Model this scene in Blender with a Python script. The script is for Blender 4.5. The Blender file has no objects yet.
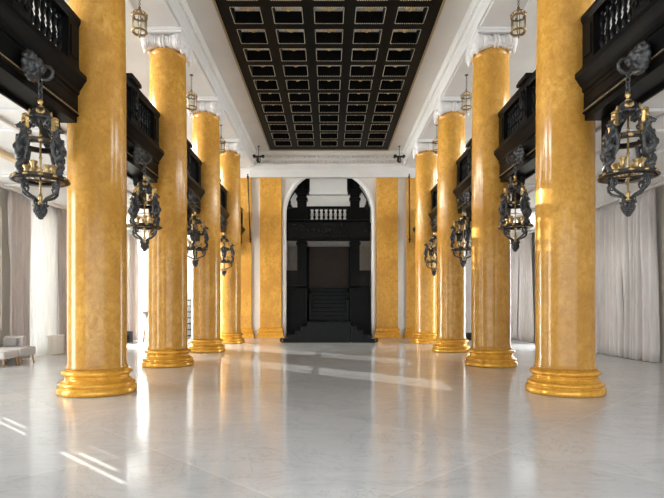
import bpy, bmesh, math, random
from mathutils import Vector, Matrix, noise
random.seed(7)
PI = math.pi
scene = bpy.context.scene
C = scene.collection

# ------------------------------------------------------------------ camera
cam_data = bpy.data.cameras.new('camera')
cam_data.sensor_width = 36.0
cam_data.lens = 522.0 / 664.0 * 36.0
cam_data.shift_x = 3.0 / 664.0
cam_data.shift_y = 59.0 / 664.0
cam_data.clip_end = 200
cam = bpy.data.objects.new('camera', cam_data)
C.objects.link(cam)
cam.location = (0, 0, 1.5)
cam.rotation_euler = (PI / 2, 0, 0)
scene.camera = cam

# ------------------------------------------------------------------ world, sun, daylight, added fill lights, exposure
world = bpy.data.worlds.new('world')
scene.world = world
world.use_nodes = True
bg = world.node_tree.nodes['Background']
bg.inputs[0].default_value = (0.90, 0.95, 1.0, 1)
bg.inputs[1].default_value = 1.85

SUN_DIR = Vector((0.73, -0.68, -0.28)).normalized()
sun_d = bpy.data.lights.new('sun', 'SUN')
sun_d.energy = 9.0
sun_d.angle = 0.003
sun_d.color = (1.0, 0.95, 0.87)
sun = bpy.data.objects.new('sun', sun_d)
C.objects.link(sun)
sun.rotation_euler = SUN_DIR.to_track_quat('-Z', 'Y').to_euler()
sun.location = (-14, 18, 8)

WIN_Y = [7.67, 12.01, 16.35, 20.69, 25.03]
def area(name, loc, direction, sx, sy, power, color=(1, 1, 1), spread=180):
    d = bpy.data.lights.new(name, 'AREA')
    d.shape = 'RECTANGLE'
    d.size, d.size_y = sx, sy
    d.energy = power
    d.color = color
    o = bpy.data.objects.new(name, d)
    C.objects.link(o)
    o.location = loc
    d.spread = math.radians(spread)
    o.rotation_euler = Vector(direction).to_track_quat('-Z', 'Y').to_euler()
    return o
for wi, wy in enumerate(WIN_Y):
    area('window_daylight', (-9.9, wy, 2.4), (1, 0, 0), 2.3, 4.6, (300, 130, 20, 2300, 700)[wi], (1.0, 0.98, 0.95))
    area('gallery_fill_light', (-9.9, wy, 7.3), (1, 0, -0.55), 3.0, 3.2, (300, 310, 320, 340, 430)[wi], (1.0, 0.98, 0.96), 120)  # added key light, as if from unseen upper windows
    area('gallery_fill_light', (9.9, wy, 7.3), (-1, 0, -0.55), 3.0, 3.2, (130, 140, 150, 160, 210)[wi], (0.98, 0.99, 1.0), 120)  # weaker added fill from the opposite gallery, source unseen
ADDED_WIN_Y = 20.08
area('window_daylight', (9.9, ADDED_WIN_Y, 2.4), (-1, 0, 0), 2.3, 4.6, 400, (0.98, 0.99, 1.0))  # added light in a hidden bay, brightens the far floor
area('stair_fill_light', (0, 28.6, 9.3), (0, 0.25, -1), 3.0, 1.6, 75, (1.0, 0.98, 0.94))  # unseen light added to brighten the upper stairwell wall

vs = scene.view_settings
vs.view_transform = 'Standard'
vs.look = 'None'
vs.gamma = 1.0
vs.use_curve_mapping = False
vs.exposure = 0.75
scene.cycles.max_bounces = 10
scene.cycles.diffuse_bounces = 5
scene.cycles.transparent_max_bounces = 12
scene.cycles.sample_clamp_indirect = 6.0
scene.cycles.caustics_reflective = False
scene.cycles.caustics_refractive = False

# ------------------------------------------------------------------ materials
def new_mat(name):
    m = bpy.data.materials.new(name)
    m.use_nodes = True
    nt = m.node_tree
    return m, nt, nt.nodes, nt.links, nt.nodes['Principled BSDF']

def coords(nt, random_offset=False, scale=(1, 1, 1)):
    tc = nt.nodes.new('ShaderNodeTexCoord')
    mp = nt.nodes.new('ShaderNodeMapping')
    mp.inputs['Scale'].default_value = scale
    nt.links.new(tc.outputs['Object'], mp.inputs['Vector'])
    if random_offset:
        oi = nt.nodes.new('ShaderNodeObjectInfo')
        mu = nt.nodes.new('ShaderNodeMath'); mu.operation = 'MULTIPLY'
        mu.inputs[1].default_value = 57.0
        nt.links.new(oi.outputs['Random'], mu.inputs[0])
        nt.links.new(mu.outputs[0], mp.inputs['Location'])
    return mp.outputs['Vector']

def noise_node(nt, vec, scale, detail=6, rough=0.6, dist=0.0):
    n = nt.nodes.new('ShaderNodeTexNoise')
    n.inputs['Scale'].default_value = scale
    n.inputs['Detail'].default_value = detail
    n.inputs['Roughness'].default_value = rough
    n.inputs['Distortion'].default_value = dist
    nt.links.new(vec, n.inputs['Vector'])
    return n.outputs['Fac']

def ramp(nt, fac, stops):
    r = nt.nodes.new('ShaderNodeValToRGB')
    while len(r.color_ramp.elements) < len(stops):
        r.color_ramp.elements.new(0.5)
    for e, (p, c) in zip(r.color_ramp.elements, stops):
        e.position = p
        e.color = (c[0], c[1], c[2], 1)
    nt.links.new(fac, r.inputs['Fac'])
    return r.outputs['Color']

def mix(nt, fac, a, b, mode='MIX'):
    m = nt.nodes.new('ShaderNodeMix')
    m.data_type = 'RGBA'
    m.blend_type = mode
    if hasattr(fac, 'is_linked'):
        nt.links.new(fac, m.inputs['Factor'])
    else:
        m.inputs['Factor'].default_value = fac
    for sock, v in ((m.inputs['A'], a), (m.inputs['B'], b)):
        if hasattr(v, 'is_linked'):
            nt.links.new(v, sock)
        else:
            sock.default_value = (v[0], v[1], v[2], 1)
    return m.outputs['Result']

def bump(nt, bsdf, fac, strength=0.2, dist=0.01):
    b = nt.nodes.new('ShaderNodeBump')
    b.inputs['Strength'].default_value = strength
    b.inputs['Distance'].default_value = dist
    nt.links.new(fac, b.inputs['Height'])
    nt.links.new(b.outputs['Normal'], bsdf.inputs['Normal'])

def simple(name, col, rough=0.5, metal=0.0, var=0.06, scale=6.0, bump_s=0.0, spec=0.5):
    m, nt, N, L, b = new_mat(name)
    v = coords(nt, True)
    f = noise_node(nt, v, scale)
    lo = [max(0, c * (1 - var)) for c in col]
    hi = [min(1, c * (1 + var)) for c in col]
    L.new(ramp(nt, f, [(0.3, lo), (0.7, hi)]), b.inputs['Base Color'])
    b.inputs['Roughness'].default_value = rough
    b.inputs['Metallic'].default_value = metal
    b.inputs['Specular IOR Level'].default_value = spec
    if bump_s:
        bump(nt, b, f, bump_s)
    return m

def make_yellow_marble(name, metal=0.0, rough=0.16, bright=1.0):
    m, nt, N, L, b = new_mat(name)
    v = coords(nt, True, (1, 1, 0.75))
    big = noise_node(nt, v, 1.3, 5, 0.6, 0.4)
    mid = noise_node(nt, v, 8.0, 9, 0.74, 0.4)
    vein = noise_node(nt, v, 3.4, 10, 0.78, 1.0)
    base = ramp(nt, mid, [(0.28, (0.43 * bright, 0.195 * bright, 0.03)), (0.5, (0.66 * bright, 0.345 * bright, 0.065)), (0.74, (0.78 * bright, 0.455 * bright, 0.12))])
    base = mix(nt, ramp(nt, big, [(0.40, (0, 0, 0)), (0.66, (0.8, 0.8, 0.8))]), base, (0.50 * bright, 0.24 * bright, 0.04))
    base = mix(nt, ramp(nt, vein, [(0.465, (0, 0, 0)), (0.495, (0.4, 0.4, 0.4)), (0.51, (0, 0, 0))]), base, (0.28, 0.13, 0.03))
    L.new(base, b.inputs['Base Color'])
    b.inputs['Roughness'].default_value = rough
    b.inputs['Metallic'].default_value = metal
    b.inputs['Specular IOR Level'].default_value = 0.38
    return m

def make_floor_mat():
    m, nt, N, L, b = new_mat('grey_marble_floor')
    v = coords(nt)
    a = noise_node(nt, v, 0.55, 7, 0.62, 1.2)
    mp = nt.nodes.new('ShaderNodeMapping')
    mp.inputs['Rotation'].default_value = (0, 0, 0.75)
    mp.inputs['Scale'].default_value = (0.6, 3.2, 1)
    nt.links.new(v, mp.inputs['Vector'])
    s = noise_node(nt, mp.outputs['Vector'], 1.9, 12, 0.8, 1.2)
    vein = noise_node(nt, v, 0.8, 12, 0.66, 2.2)
    base = ramp(nt, a, [(0.3, (0.66, 0.675, 0.70)), (0.7, (0.79, 0.805, 0.83))])
    base = mix(nt, 0.4, base, ramp(nt, s, [(0.34, (0.56, 0.575, 0.595)), (0.68, (0.80, 0.815, 0.84))]))
    base = mix(nt, ramp(nt, vein, [(0.488, (0, 0, 0)), (0.5, (0.3, 0.3, 0.3)), (0.512, (0, 0, 0))]), base, (0.30, 0.29, 0.28))
    # slab joints laid diagonally
    mp2 = nt.nodes.new('ShaderNodeMapping')
    mp2.inputs['Rotation'].default_value = (0, 0, PI / 4)
    nt.links.new(v, mp2.inputs['Vector'])
    br = nt.nodes.new('ShaderNodeTexBrick')
    br.offset = 0.0
    br.inputs['Scale'].default_value = 1.0
    br.inputs['Mortar Size'].default_value = 0.006
    br.inputs['Brick Width'].default_value = 2.6
    br.inputs['Row Height'].default_value = 2.6
    br.inputs['Color1'].default_value = (0.9, 0.9, 0.9, 1)
    br.inputs['Color2'].default_value = (1.0, 1.0, 1.0, 1)
    br.inputs['Mortar'].default_value = (1.18, 1.10, 1.02, 1)
    nt.links.new(mp2.outputs['Vector'], br.inputs['Vector'])
    base = mix(nt, 1.0, base, br.outputs['Color'], 'MULTIPLY')
    L.new(base, b.inputs['Base Color'])
    r = nt.nodes.new('ShaderNodeMapRange')
    r.inputs['To Min'].default_value = 0.08
    r.inputs['To Max'].default_value = 0.15
    nt.links.new(s, r.inputs['Value'])
    L.new(r.outputs['Result'], b.inputs['Roughness'])
    b.inputs['Specular IOR Level'].default_value = 0.32
    return m

def make_cloth(name, col, transl=0.0, transp=0.0):
    m, nt, N, L, b = new_mat(name)
    v = coords(nt, True, (1, 1, 0.15))
    f = noise_node(nt, v, 9)
    c = ramp(nt, f, [(0.3, [x * 0.9 for x in col]), (0.7, [min(1, x * 1.06) for x in col])])
    L.new(c, b.inputs['Base Color'])
    b.inputs['Roughness'].default_value = 0.85
    b.inputs['Specular IOR Level'].default_value = 0.15
    out = nt.nodes['Material Output']
    sh = b.outputs['BSDF']
    if transl:
        t = nt.nodes.new('ShaderNodeBsdfTranslucent')
        L.new(c, t.inputs['Color'])
        ms = nt.nodes.new('ShaderNodeMixShader')
        ms.inputs[0].default_value = transl
        L.new(sh, ms.inputs[1]); L.new(t.outputs[0], ms.inputs[2])
        sh = ms.outputs[0]
    if transp:
        t = nt.nodes.new('ShaderNodeBsdfTransparent')
        ms = nt.nodes.new('ShaderNodeMixShader')
        ms.inputs[0].default_value = transp
        L.new(sh, ms.inputs[1]); L.new(t.outputs[0], ms.inputs[2])
        sh = ms.outputs[0]
    L.new(sh, out.inputs['Surface'])
    return m

def make_glass(name):
    m, nt, N, L, b = new_mat(name)
    out = nt.nodes['Material Output']
    t = nt.nodes.new('ShaderNodeBsdfTransparent')
    t.inputs[0].default_value = (0.96, 0.98, 0.97, 1)
    g = nt.nodes.new('ShaderNodeBsdfGlossy')
    g.inputs['Roughness'].default_value = 0.02
    ms = nt.nodes.new('ShaderNodeMixShader')
    ms.inputs[0].default_value = 0.06
    L.new(t.outputs[0], ms.inputs[1]); L.new(g.outputs[0], ms.inputs[2])
    L.new(ms.outputs[0], out.inputs['Surface'])
    return m

M = {}
M['marble'] = make_yellow_marble('yellow_marble')
M['pilaster'] = make_yellow_marble('yellow_pilaster_marble', 0.0, 0.3, 1.08)
M['gilt'] = make_yellow_marble('gilded_yellow_marble', 0.3, 0.18, 1.42)
M['floor'] = make_floor_mat()
M['plaster'] = simple('white_plaster', (0.74, 0.73, 0.72), 0.6, 0, 0.05, 1.2)
M['ceiling'] = simple('warm_white_ceiling_paint', (0.67, 0.645, 0.615), 0.55, 0, 0.07, 0.6)
M['capital'] = simple('white_carved_plaster', (0.80, 0.78, 0.77), 0.55, 0, 0.04, 20, 0.3)
M['ornament'] = simple('white_relief_plaster', (0.76, 0.73, 0.69), 0.55, 0, 0.12, 14, 0.6)
M['wall'] = simple('cream_wall_paint', (0.72, 0.67, 0.60), 0.6, 0, 0.04, 1.0)
M['cream'] = simple('cream_trim_paint', (0.74, 0.58, 0.36), 0.5, 0, 0.06, 4)
M['black'] = simple('black_lacquered_wood', (0.0045, 0.0045, 0.0047), 0.3, 0, 0.3, 8, 0.08, 0.07)
M['stair'] = simple('black_stair_wood', (0.006, 0.006, 0.0065), 0.28, 0, 0.3, 8, 0.05, 0.1)
M['carved'] = simple('black_carved_wood', (0.006, 0.006, 0.006), 0.34, 0, 0.4, 22, 0.7, 0.12)
M['coffer'] = simple('black_coffer_paint', (0.007, 0.0065, 0.006), 0.5, 0, 0.25, 5, 0, 0.06)
M['coffertop'] = simple('pale_recess_panel', (0.80, 0.77, 0.70), 0.5, 0, 0.15, 12, 0.3)
M['goldtrim'] = simple('old_gold_trim', (0.40, 0.31, 0.18), 0.38, 0.6, 0.2, 30)
M['bead'] = simple('pale_gold_bead', (0.80, 0.72, 0.56), 0.45, 0.0, 0.15, 30)
M['silver'] = simple('pale_relief_paint', (0.84, 0.81, 0.74), 0.45, 0.1, 0.2, 18, 0.3)
M['iron'] = simple('dark_patinated_bronze', (0.06, 0.06, 0.061), 0.36, 0.5, 0.5, 26, 0.6)
M['bronze'] = simple('brown_bronze', (0.055, 0.043, 0.033), 0.35, 0.7, 0.4, 20, 0.3)
M['giltpaint'] = simple('gilt_paint', (0.74, 0.55, 0.27), 0.4, 0.15, 0.2, 20)
M['darkbrass'] = simple('dark_aged_brass', (0.30, 0.20, 0.085), 0.32, 0.8, 0.3, 30)
M['brass'] = simple('aged_brass', (0.48, 0.33, 0.14), 0.3, 0.9, 0.25, 30)
M['candle'] = simple('candle_wax', (0.80, 0.69, 0.48), 0.5, 0, 0.05, 12)
M['curtain'] = make_cloth('grey_curtain_cloth', (0.66, 0.63, 0.625))
M['curtainwarm'] = make_cloth('mauve_grey_curtain_cloth', (0.70, 0.64, 0.62), 0.25)
M['sheer'] = make_cloth('white_sheer_cloth', (0.86, 0.85, 0.84), 0.2, 0.08)
M['voile'] = make_cloth('thin_white_voile', (0.86, 0.85, 0.84), 0.3, 0.42)
M['frame'] = simple('white_window_paint', (0.75, 0.74, 0.72), 0.4, 0, 0.03, 5)
M['glass'] = make_glass('window_glass')
M['uphol'] = simple('light_grey_upholstery', (0.50, 0.475, 0.465), 0.9, 0, 0.1, 40, 0.2)
M['uphol2'] = simple('grey_cushion_cloth', (0.33, 0.31, 0.305), 0.9, 0, 0.12, 40, 0.2)
M['oak'] = simple('oak_leg_wood', (0.42, 0.25, 0.12), 0.45, 0, 0.2, 14)
M['taupe'] = simple('taupe_stand_paint', (0.30, 0.26, 0.23), 0.5, 0, 0.1, 14)
M['plastic'] = simple('matte_black_plastic', (0.016, 0.016, 0.017), 0.5, 0, 0.2, 14)
M['brown'] = simple('dark_brown_door_wood', (0.085, 0.055, 0.038), 0.5, 0, 0.12, 3)
M['greystone'] = simple('grey_stone_surround', (0.56, 0.53, 0.49), 0.6, 0, 0.1, 5)
M['upperwall'] = simple('pale_stairwell_plaster', (0.78, 0.77, 0.74), 0.6, 0, 0.03, 2)

# ------------------------------------------------------------------ mesh helpers
def B():
    return bmesh.new()

def add_box(bm, x0, x1, y0, y1, z0, z1, mat=None, bev=0.0):
    vs = [bm.verts.new((x, y, z)) for x in (x0, x1) for y in (y0, y1) for z in (z0, z1)]
    idx = [(0, 1, 3, 2), (4, 6, 7, 5), (0, 4, 5, 1), (2, 3, 7, 6), (0, 2, 6, 4), (1, 5, 7, 3)]
    fs = [bm.faces.new([vs[i] for i in q]) for q in idx]
    if bev:
        es = list({e for f in fs for e in f.edges})
        bmesh.ops.bevel(bm, geom=es, offset=bev, segments=2, affect='EDGES', profile=0.5)

def add_lathe(bm, prof, segs=32, mat=Matrix(), close=True):
    rings = []
    for r, z in prof:
        if r < 1e-5:
            rings.append([bm.verts.new(mat @ Vector((0, 0, z)))])
        else:
            rings.append([bm.verts.new(mat @ Vector((r * math.cos(2 * PI * i / segs), r * math.sin(2 * PI * i / segs), z))) for i in range(segs)])
    for a, b in zip(rings[:-1], rings[1:]):
        for i in range(segs):
            j = (i + 1) % segs
            if len(a) == 1 and len(b) == 1:
                continue
            if len(a) == 1:
                f = bm.faces.new((a[0], b[j], b[i]))
            elif len(b) == 1:
                f = bm.faces.new((a[i], a[j], b[0]))
            else:
                f = bm.faces.new((a[i], a[j], b[j], b[i]))
            f.smooth = True
    if close:
        if len(rings[0]) > 1:
            bm.faces.new(list(reversed(rings[0])))
        if len(rings[-1]) > 1:
            bm.faces.new(rings[-1])

def add_tube(bm, pts, rad, segs=8, cap=True):
    pts = [Vector(p) for p in pts]
    n = len(pts)
    rads = rad if isinstance(rad, (list, tuple)) else [rad] * n
    prev = None
    rings = []
    for i, p in enumerate(pts):
        t = (pts[min(i + 1, n - 1)] - pts[max(i - 1, 0)])
        if t.length < 1e-9:
            t = Vector((0, 0, 1))
        t.normalize()
        if prev is None:
            u = t.orthogonal().normalized()
        else:
            u = (prev - t * prev.dot(t))
            u = u.normalized() if u.length > 1e-6 else t.orthogonal().normalized()
        prev = u
        w = t.cross(u)
        rings.append([bm.verts.new(p + (u * math.cos(2 * PI * k / segs) + w * math.sin(2 * PI * k / segs)) * rads[i]) for k in range(segs)])
    for a, b in zip(rings[:-1], rings[1:]):
        for i in range(segs):
            j = (i + 1) % segs
            f = bm.faces.new((a[i], a[j], b[j], b[i])); f.smooth = True
    if cap:
        bm.faces.new(list(reversed(rings[0]))); bm.faces.new(rings[-1])

def add_ring(bm, R, r, z, segs=32, rs=8, mat=Matrix()):
    vs = []
    for i in range(segs):
        a = 2 * PI * i / segs
        vs.append([bm.verts.new(mat @ Vector(((R + r * math.cos(2 * PI * k / rs)) * math.cos(a), (R + r * math.cos(2 * PI * k / rs)) * math.sin(a), z + r * math.sin(2 * PI * k / rs)))) for k in range(rs)])
    for i in range(segs):
        for k in range(rs):
            f = bm.faces.new((vs[i][k], vs[(i + 1) % segs][k], vs[(i + 1) % segs][(k + 1) % rs], vs[i][(k + 1) % rs])); f.smooth = True

def add_blob(bm, c, r, sub=2, rot=None, jit=0.0):
    c = Vector(c)
    r = r if isinstance(r, (list, tuple)) else (r, r, r)
    mat = Matrix.Translation(c)
    if rot is not None:
        mat = mat @ rot.to_4x4()
    mat = mat @ Matrix.Diagonal((r[0], r[1], r[2], 1))
    res = bmesh.ops.create_icosphere(bm, subdivisions=sub, radius=1.0, matrix=mat)
    for v in res['verts']:
        if jit:
            d = noise.noise(v.co * (1.6 / max(r)) * 1.3 + c) * jit
            v.co += (v.co - c).normalized() * d
        for f in v.link_faces:
            f.smooth = True

def add_prism(bm, poly, axis, a0, a1):
    """Extrude a 2-D polygon: axis 'y' takes (x, z) pairs, axis 'x' takes (y, z), axis 'z' takes (x, y)."""
    def P(p, a):
        return {'y': (p[0], a, p[1]), 'x': (a, p[0], p[1]), 'z': (p[0], p[1], a)}[axis]
    A = [bm.verts.new(P(p, a0)) for p in poly]
    Bv = [bm.verts.new(P(p, a1)) for p in poly]
    n = len(poly)
    for i in range(n):
        j = (i + 1) % n
        bm.faces.new((A[i], A[j], Bv[j], Bv[i]))
    bm.faces.new(list(reversed(A))); bm.faces.new(Bv)

def obj(name, bm, material, parent=None, loc=None):
    bmesh.ops.recalc_face_normals(bm, faces=bm.faces[:])
    me = bpy.data.meshes.new(name)
    bm.to_mesh(me); bm.free()
    o = bpy.data.objects.new(name, me)
    C.objects.link(o)
    me.materials.append(M[material] if isinstance(material, str) else material)
    if parent is not None:
        o.parent = parent
    if loc is not None:
        o.location = loc
    return o

def struct(name, bm, material, parent=None):
    o = obj(name, bm, material, parent)
    if parent is None:
        o['kind'] = 'structure'
    return o

def thing(name, label, cat, loc=(0, 0, 0), rotz=0.0, group=None):
    o = bpy.data.objects.new(name, None)
    C.objects.link(o)
    o.empty_display_size = 0.2
    o.location = loc
    o.rotation_euler = (0, 0, rotz)
    return tag(o, label, cat, group)

def tag(o, label, cat, group=None):
    o['label'] = label
    o['category'] = cat
    if group:
        o['group'] = group
    return o

KIDS = {}
def kids(o):
    return [c for c in o.children]

def dup(root, loc, rotz=0.0, label=None, scale=None):
    r = root.copy(); C.objects.link(r)
    r.location = loc
    r.rotation_euler = (0, 0, rotz)
    if scale:
        r.scale = scale
    if label:
        r['label'] = label
    for ch in kids(root):
        c = ch.copy(); C.objects.link(c); c.parent = r
        for g in kids(ch):
            d = g.copy(); C.objects.link(d); d.parent = c
    return r

def arc(c, r, a0, a1, n=10, plane='xz'):
    pts = []
    for i in range(n + 1):
        a = a0 + (a1 - a0) * i / n
        u, w = r * math.cos(a), r * math.sin(a)
        pts.append((c[0] + u, c[1], c[2] + w) if plane == 'xz' else (c[0] + u, c[1] + w, c[2]))
    return pts

def spiral(c, r0, r1, a0, a1, n=18):
    """Points of a flat scroll in the radial plane: c = (radius, height)."""
    out = []
    for i in range(n + 1):
        t = i / n
        a = a0 + (a1 - a0) * t
        r = r0 + (r1 - r0) * t
        out.append((c[0] + r * math.cos(a), c[1] + r * math.sin(a)))
    return out

def radial(pts, ang):
    return [(p[0] * math.cos(ang), p[0] * math.sin(ang), p[1]) for p in pts]

# ------------------------------------------------------------------ dimensions
COL_X = {-1: [4.135, 4.215, 4.24, 4.265], 1: [4.21, 4.235, 4.22, 4.18]}
COL_Y = [9.32, 13.66, 18.0, 22.34]
PITCH = 4.34
END_Y = 26.3
CEIL_Z = 9.24
BEAM_Z = 8.57
WALL_X = 9.1

# ------------------------------------------------------------------ structure: floor, walls, ceilings
bm = B(); add_box(bm, -9.6, 9.6, -1.0, 31.0, -0.2, 0.0)
struct('floor', bm, 'floor')

def holed_wall(bm, x0, x1, y0, y1, z0, z1, holes):
    """A wall slab lying along y with rectangular holes (ya, yb, za, zb), holes of one column share ya, yb."""
    cols = sorted({(h[0], h[1]) for h in holes})
    y = y0
    for ya, yb in cols:
        add_box(bm, x0, x1, y, ya, z0, z1)
        z = z0
        for h in sorted([h for h in holes if (h[0], h[1]) == (ya, yb)], key=lambda h: h[2]):
            add_box(bm, x0, x1, ya, yb, z, h[2])
            z = h[3]
        add_box(bm, x0, x1, ya, yb, z, z1)
        y = yb
    add_box(bm, x0, x1, y, y1, z0, z1)

WHW = 1.08
holes = []
for wy in WIN_Y:
    holes += [(wy - WHW, wy + WHW, 0.12, 4.55), (wy - 1.5, wy + 1.5, 5.6, 8.7)]
bm = B()
holed_wall(bm, -WALL_X - 0.4, -WALL_X, -1.0, END_Y, 0, 5.0, [h for h in holes if h[3] < 5])
holed_wall(bm, -WALL_X - 0.4, -WALL_X, -1.0, END_Y, 5.0, CEIL_Z, [h for h in holes if h[3] > 5])
# shallow panel mouldings on the piers
for wy in WIN_Y:
    yc = wy - PITCH / 2
    for ya, yb, za, zb in ((yc - .32, yc - .28, .9, 4.3), (yc + .28, yc + .32, .9, 4.3), (yc - .32, yc + .32, .86, .9), (yc - .32, yc + .32, 4.3, 4.34)):
        add_box(bm, -WALL_X, -WALL_X + .025, ya, yb, za, zb)
struct('wall_left', bm, 'wall')
bm = B()
holed_wall(bm, WALL_X, WALL_X + 0.4, -1.0, END_Y, 0, 5.0, [(ADDED_WIN_Y - WHW, ADDED_WIN_Y + WHW, 0.12, 4.55)])
holed_wall(bm, WALL_X, WALL_X + 0.4, -1.0, END_Y, 5.0, CEIL_Z, [h for h in holes if h[3] > 5])
for k in range(5):
    yc = 9.2 + k * PITCH + .25
    for ya, yb, za, zb in ((yc - .32, yc - .28, .9, 4.3), (yc + .28, yc + .32, .9, 4.3), (yc - .32, yc + .32, .86, .9), (yc - .32, yc + .32, 4.3, 4.34)):
        add_box(bm, WALL_X - .025, WALL_X, ya, yb, za, zb)
struct('wall_right', bm, 'wall')

bm = B(); add_box(bm, -9.5, 9.5, -1.4, -1.0, 4.6, CEIL_Z)
add_box(bm, -9.5, -8.2, -1.4, -1.0, 0, 4.6); add_box(bm, 8.2, 9.5, -1.4, -1.0, 0, 4.6)
struct('wall_rear', bm, 'plaster')  # unseen wall added, closed above so outside light enters low

bm = B(); add_box(bm, -13.4, -13.0, 15.75, 22.3, 0, 10)
struct('wall_sun_blocker', bm, 'wall')  # unseen slab added outside to keep sun off chosen windows

# end wall with the round-headed opening
ARC_R, ARC_C = 2.15, 6.24
bm = B()
outer = [(-9.5, 0), (-ARC_R, 0)]
arch = [(-ARC_R * math.cos(PI * i / 40), ARC_C + ARC_R * math.sin(PI * i / 40)) for i in range(41)]
poly = [(-9.5, 0), (-ARC_R, 0)] + arch + [(ARC_R, 0), (9.5, 0), (9.5, CEIL_Z), (-9.5, CEIL_Z)]
# build it as quads between the arch and the upper edge, then the two flanks
def wall_piece(bm, x0, x1, zlo0, zlo1, zhi):
    A = [(x0, zlo0), (x1, zlo1), (x1, zhi), (x0, zhi)]
    add_prism(bm, A, 'y', END_Y, END_Y + 0.4)
wall_piece(bm, -9.5, -ARC_R, 0, 0, CEIL_Z)
wall_piece(bm, ARC_R, 9.5, 0, 0, CEIL_Z)
for a, b in zip(arch[:-1], arch[1:]):
    if b[0] - a[0] > 1e-5:
        wall_piece(bm, a[0], b[0], a[1], b[1], CEIL_Z)
struct('wall_end', bm, 'plaster')
# moulded white surround of the opening
bm = B()
prof = [(0.0, 0.0), (0.0, 0.07), (0.10, 0.10), (0.20, 0.07), (0.20, 0.0)]
path = [(-ARC_R, 0.0)] + [(-ARC_R, ARC_C * t / 6) for t in range(1, 6)] + arch + [(ARC_R, ARC_C * t / 6) for t in range(5, -1, -1)]
rings = []
for i, (x, z) in enumerate(path):
    n = Vector((x, z - ARC_C)).normalized() if z > ARC_C else Vector((math.copysign(1, x), 0))
    rings.append([bm.verts.new((x + n.x * p[0], END_Y - p[1], z + n.y * p[0])) for p in prof])
for a, b in zip(rings[:-1], rings[1:]):
    for i in range(len(prof) - 1):
        bm.faces.new((a[i], a[i + 1], b[i + 1], b[i]))
struct('trim_1', bm, 'plaster')

# ceilings: nave (with the opening for the coffered panel), beams over the columns, gallery and aisle ceilings
PX, PY0, PY1 = 2.86, 8.6, 25.4
bm = B()
for s in (-1, 1):
    xa, xb = sorted((s * PX, s * 9.5))
    add_box(bm, xa, xb, -1.4, 31.0, CEIL_Z, CEIL_Z + .2)
add_box(bm, -PX, PX, PY1, 31.0, CEIL_Z, CEIL_Z + .2)
add_box(bm, -PX, PX, -1.4, PY0, CEIL_Z, CEIL_Z + .2)
ceiling = struct('ceiling', bm, 'ceiling')

# black coffered panel set into the ceiling
bm = B()
CP = 1.083
NR = 15
ROW0 = 25.4 - 0.36 - NR * CP + 0.02
OP = 0.37
xs = [(-2 + i) * CP for i in range(5)]
ys = [PY1 - 0.42 - (k + 0.5) * CP * (24.98 - 13.22) / (11 * CP) for k in range(NR)]
RP = (24.98 - 13.22) / 11
gz0, gz1 = CEIL_Z - 0.03, CEIL_Z + 0.34
# long ribs along y and short ribs across
edges_x = [-PX]
for x in xs:
    edges_x += [x - OP, x + OP]
edges_x.append(PX)
for i in range(0, len(edges_x), 2):
    add_box(bm, edges_x[i], edges_x[i + 1], PY0, PY1, gz0, gz1)
yy = sorted(ys)
edges_y = [PY0]
for y in yy:
    edges_y += [y - OP, y + OP]
edges_y.append(PY1)
for x in xs:
    for i in range(0, len(edges_y), 2):
        add_box(bm, x - OP, x + OP, edges_y[i], edges_y[i + 1], gz0, gz1)
obj('coffered_panel', bm, 'coffer', ceiling)
bm = B(); add_box(bm, -PX, PX, PY0, PY1, gz1 - .02, gz1 + .06)
obj('recess_backing', bm, 'coffertop', ceiling)
bm = B()
for s in (-1, 1):
    xa, xb = sorted((s * PX, s * (PX + .06)))
    add_box(bm, xa, xb, PY0 - .09, PY1 + .09, CEIL_Z - .07, CEIL_Z + .02, bev=.02)
add_box(bm, -PX, PX, PY1, PY1 + .09, CEIL_Z - .07, CEIL_Z + .02, bev=.02)
add_box(bm, -PX, PX, PY0 - .09, PY0, CEIL_Z - .07, CEIL_Z + .02, bev=.02)
obj('gold_border', bm, 'goldtrim', ceiling)

def bead_mesh():
    b = B()
    n = 13
    q = OP + .014
    for i in range(n):
        t = -q + 2 * q * (i + .5) / n
        for sx, sy, hx, hy in ((t, -q, .016, .0065), (t, q, .016, .0065), (-q, t, .0065, .016), (q, t, .0065, .016)):
            add_box(b, sx - hx, sx + hx, sy - hy, sy + hy, -.012, 0)
    return b
def frame_mesh():
    b = B()
    o, w = OP - .002, .05
    add_box(b, -o, o, -o, -o + w, -.03, 0)
    add_box(b, -o, o, o - w, o, -.03, 0)
    add_box(b, -o, -o + w, -o + w, o - w, -.03, 0)
    add_box(b, o - w, o, -o + w, o - w, -.03, 0)
    # relief leaves along the edges
    for i in range(9):
        t = -.24 + .06 * i
        for p in ((t, -.315), (t, .315), (-.315, t), (.315, t)):
            add_blob(b, (p[0], p[1], -.02), (.03, .03, .03), 1)
    return b
def rosette_mesh():
    b = B()
    k_ = 1.45
    add_lathe(b, [(0.0, -.17), (.03, -.165), (.05, -.14), (.055, -.11), (.04, -.09), (.06, -.05), (.07, 0)], 12)
    for k in range(8):
        a = 2 * PI * k / 8
        add_blob(b, (.12 * math.cos(a), .12 * math.sin(a), -.05), (.075, .045, .03), 1, Matrix.Rotation(a, 3, 'Z') @ Matrix.Rotation(.45, 3, 'Y'))
        a += PI / 8
        add_blob(b, (.07 * math.cos(a), .07 * math.sin(a), -.09), (.05, .03, .025), 1, Matrix.Rotation(a, 3, 'Z') @ Matrix.Rotation(.6, 3, 'Y'))
    bmesh.ops.scale(b, vec=(k_, k_, 1.25), verts=b.verts[:])
    return b
c_bead = c_frame = c_ros = None
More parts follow.
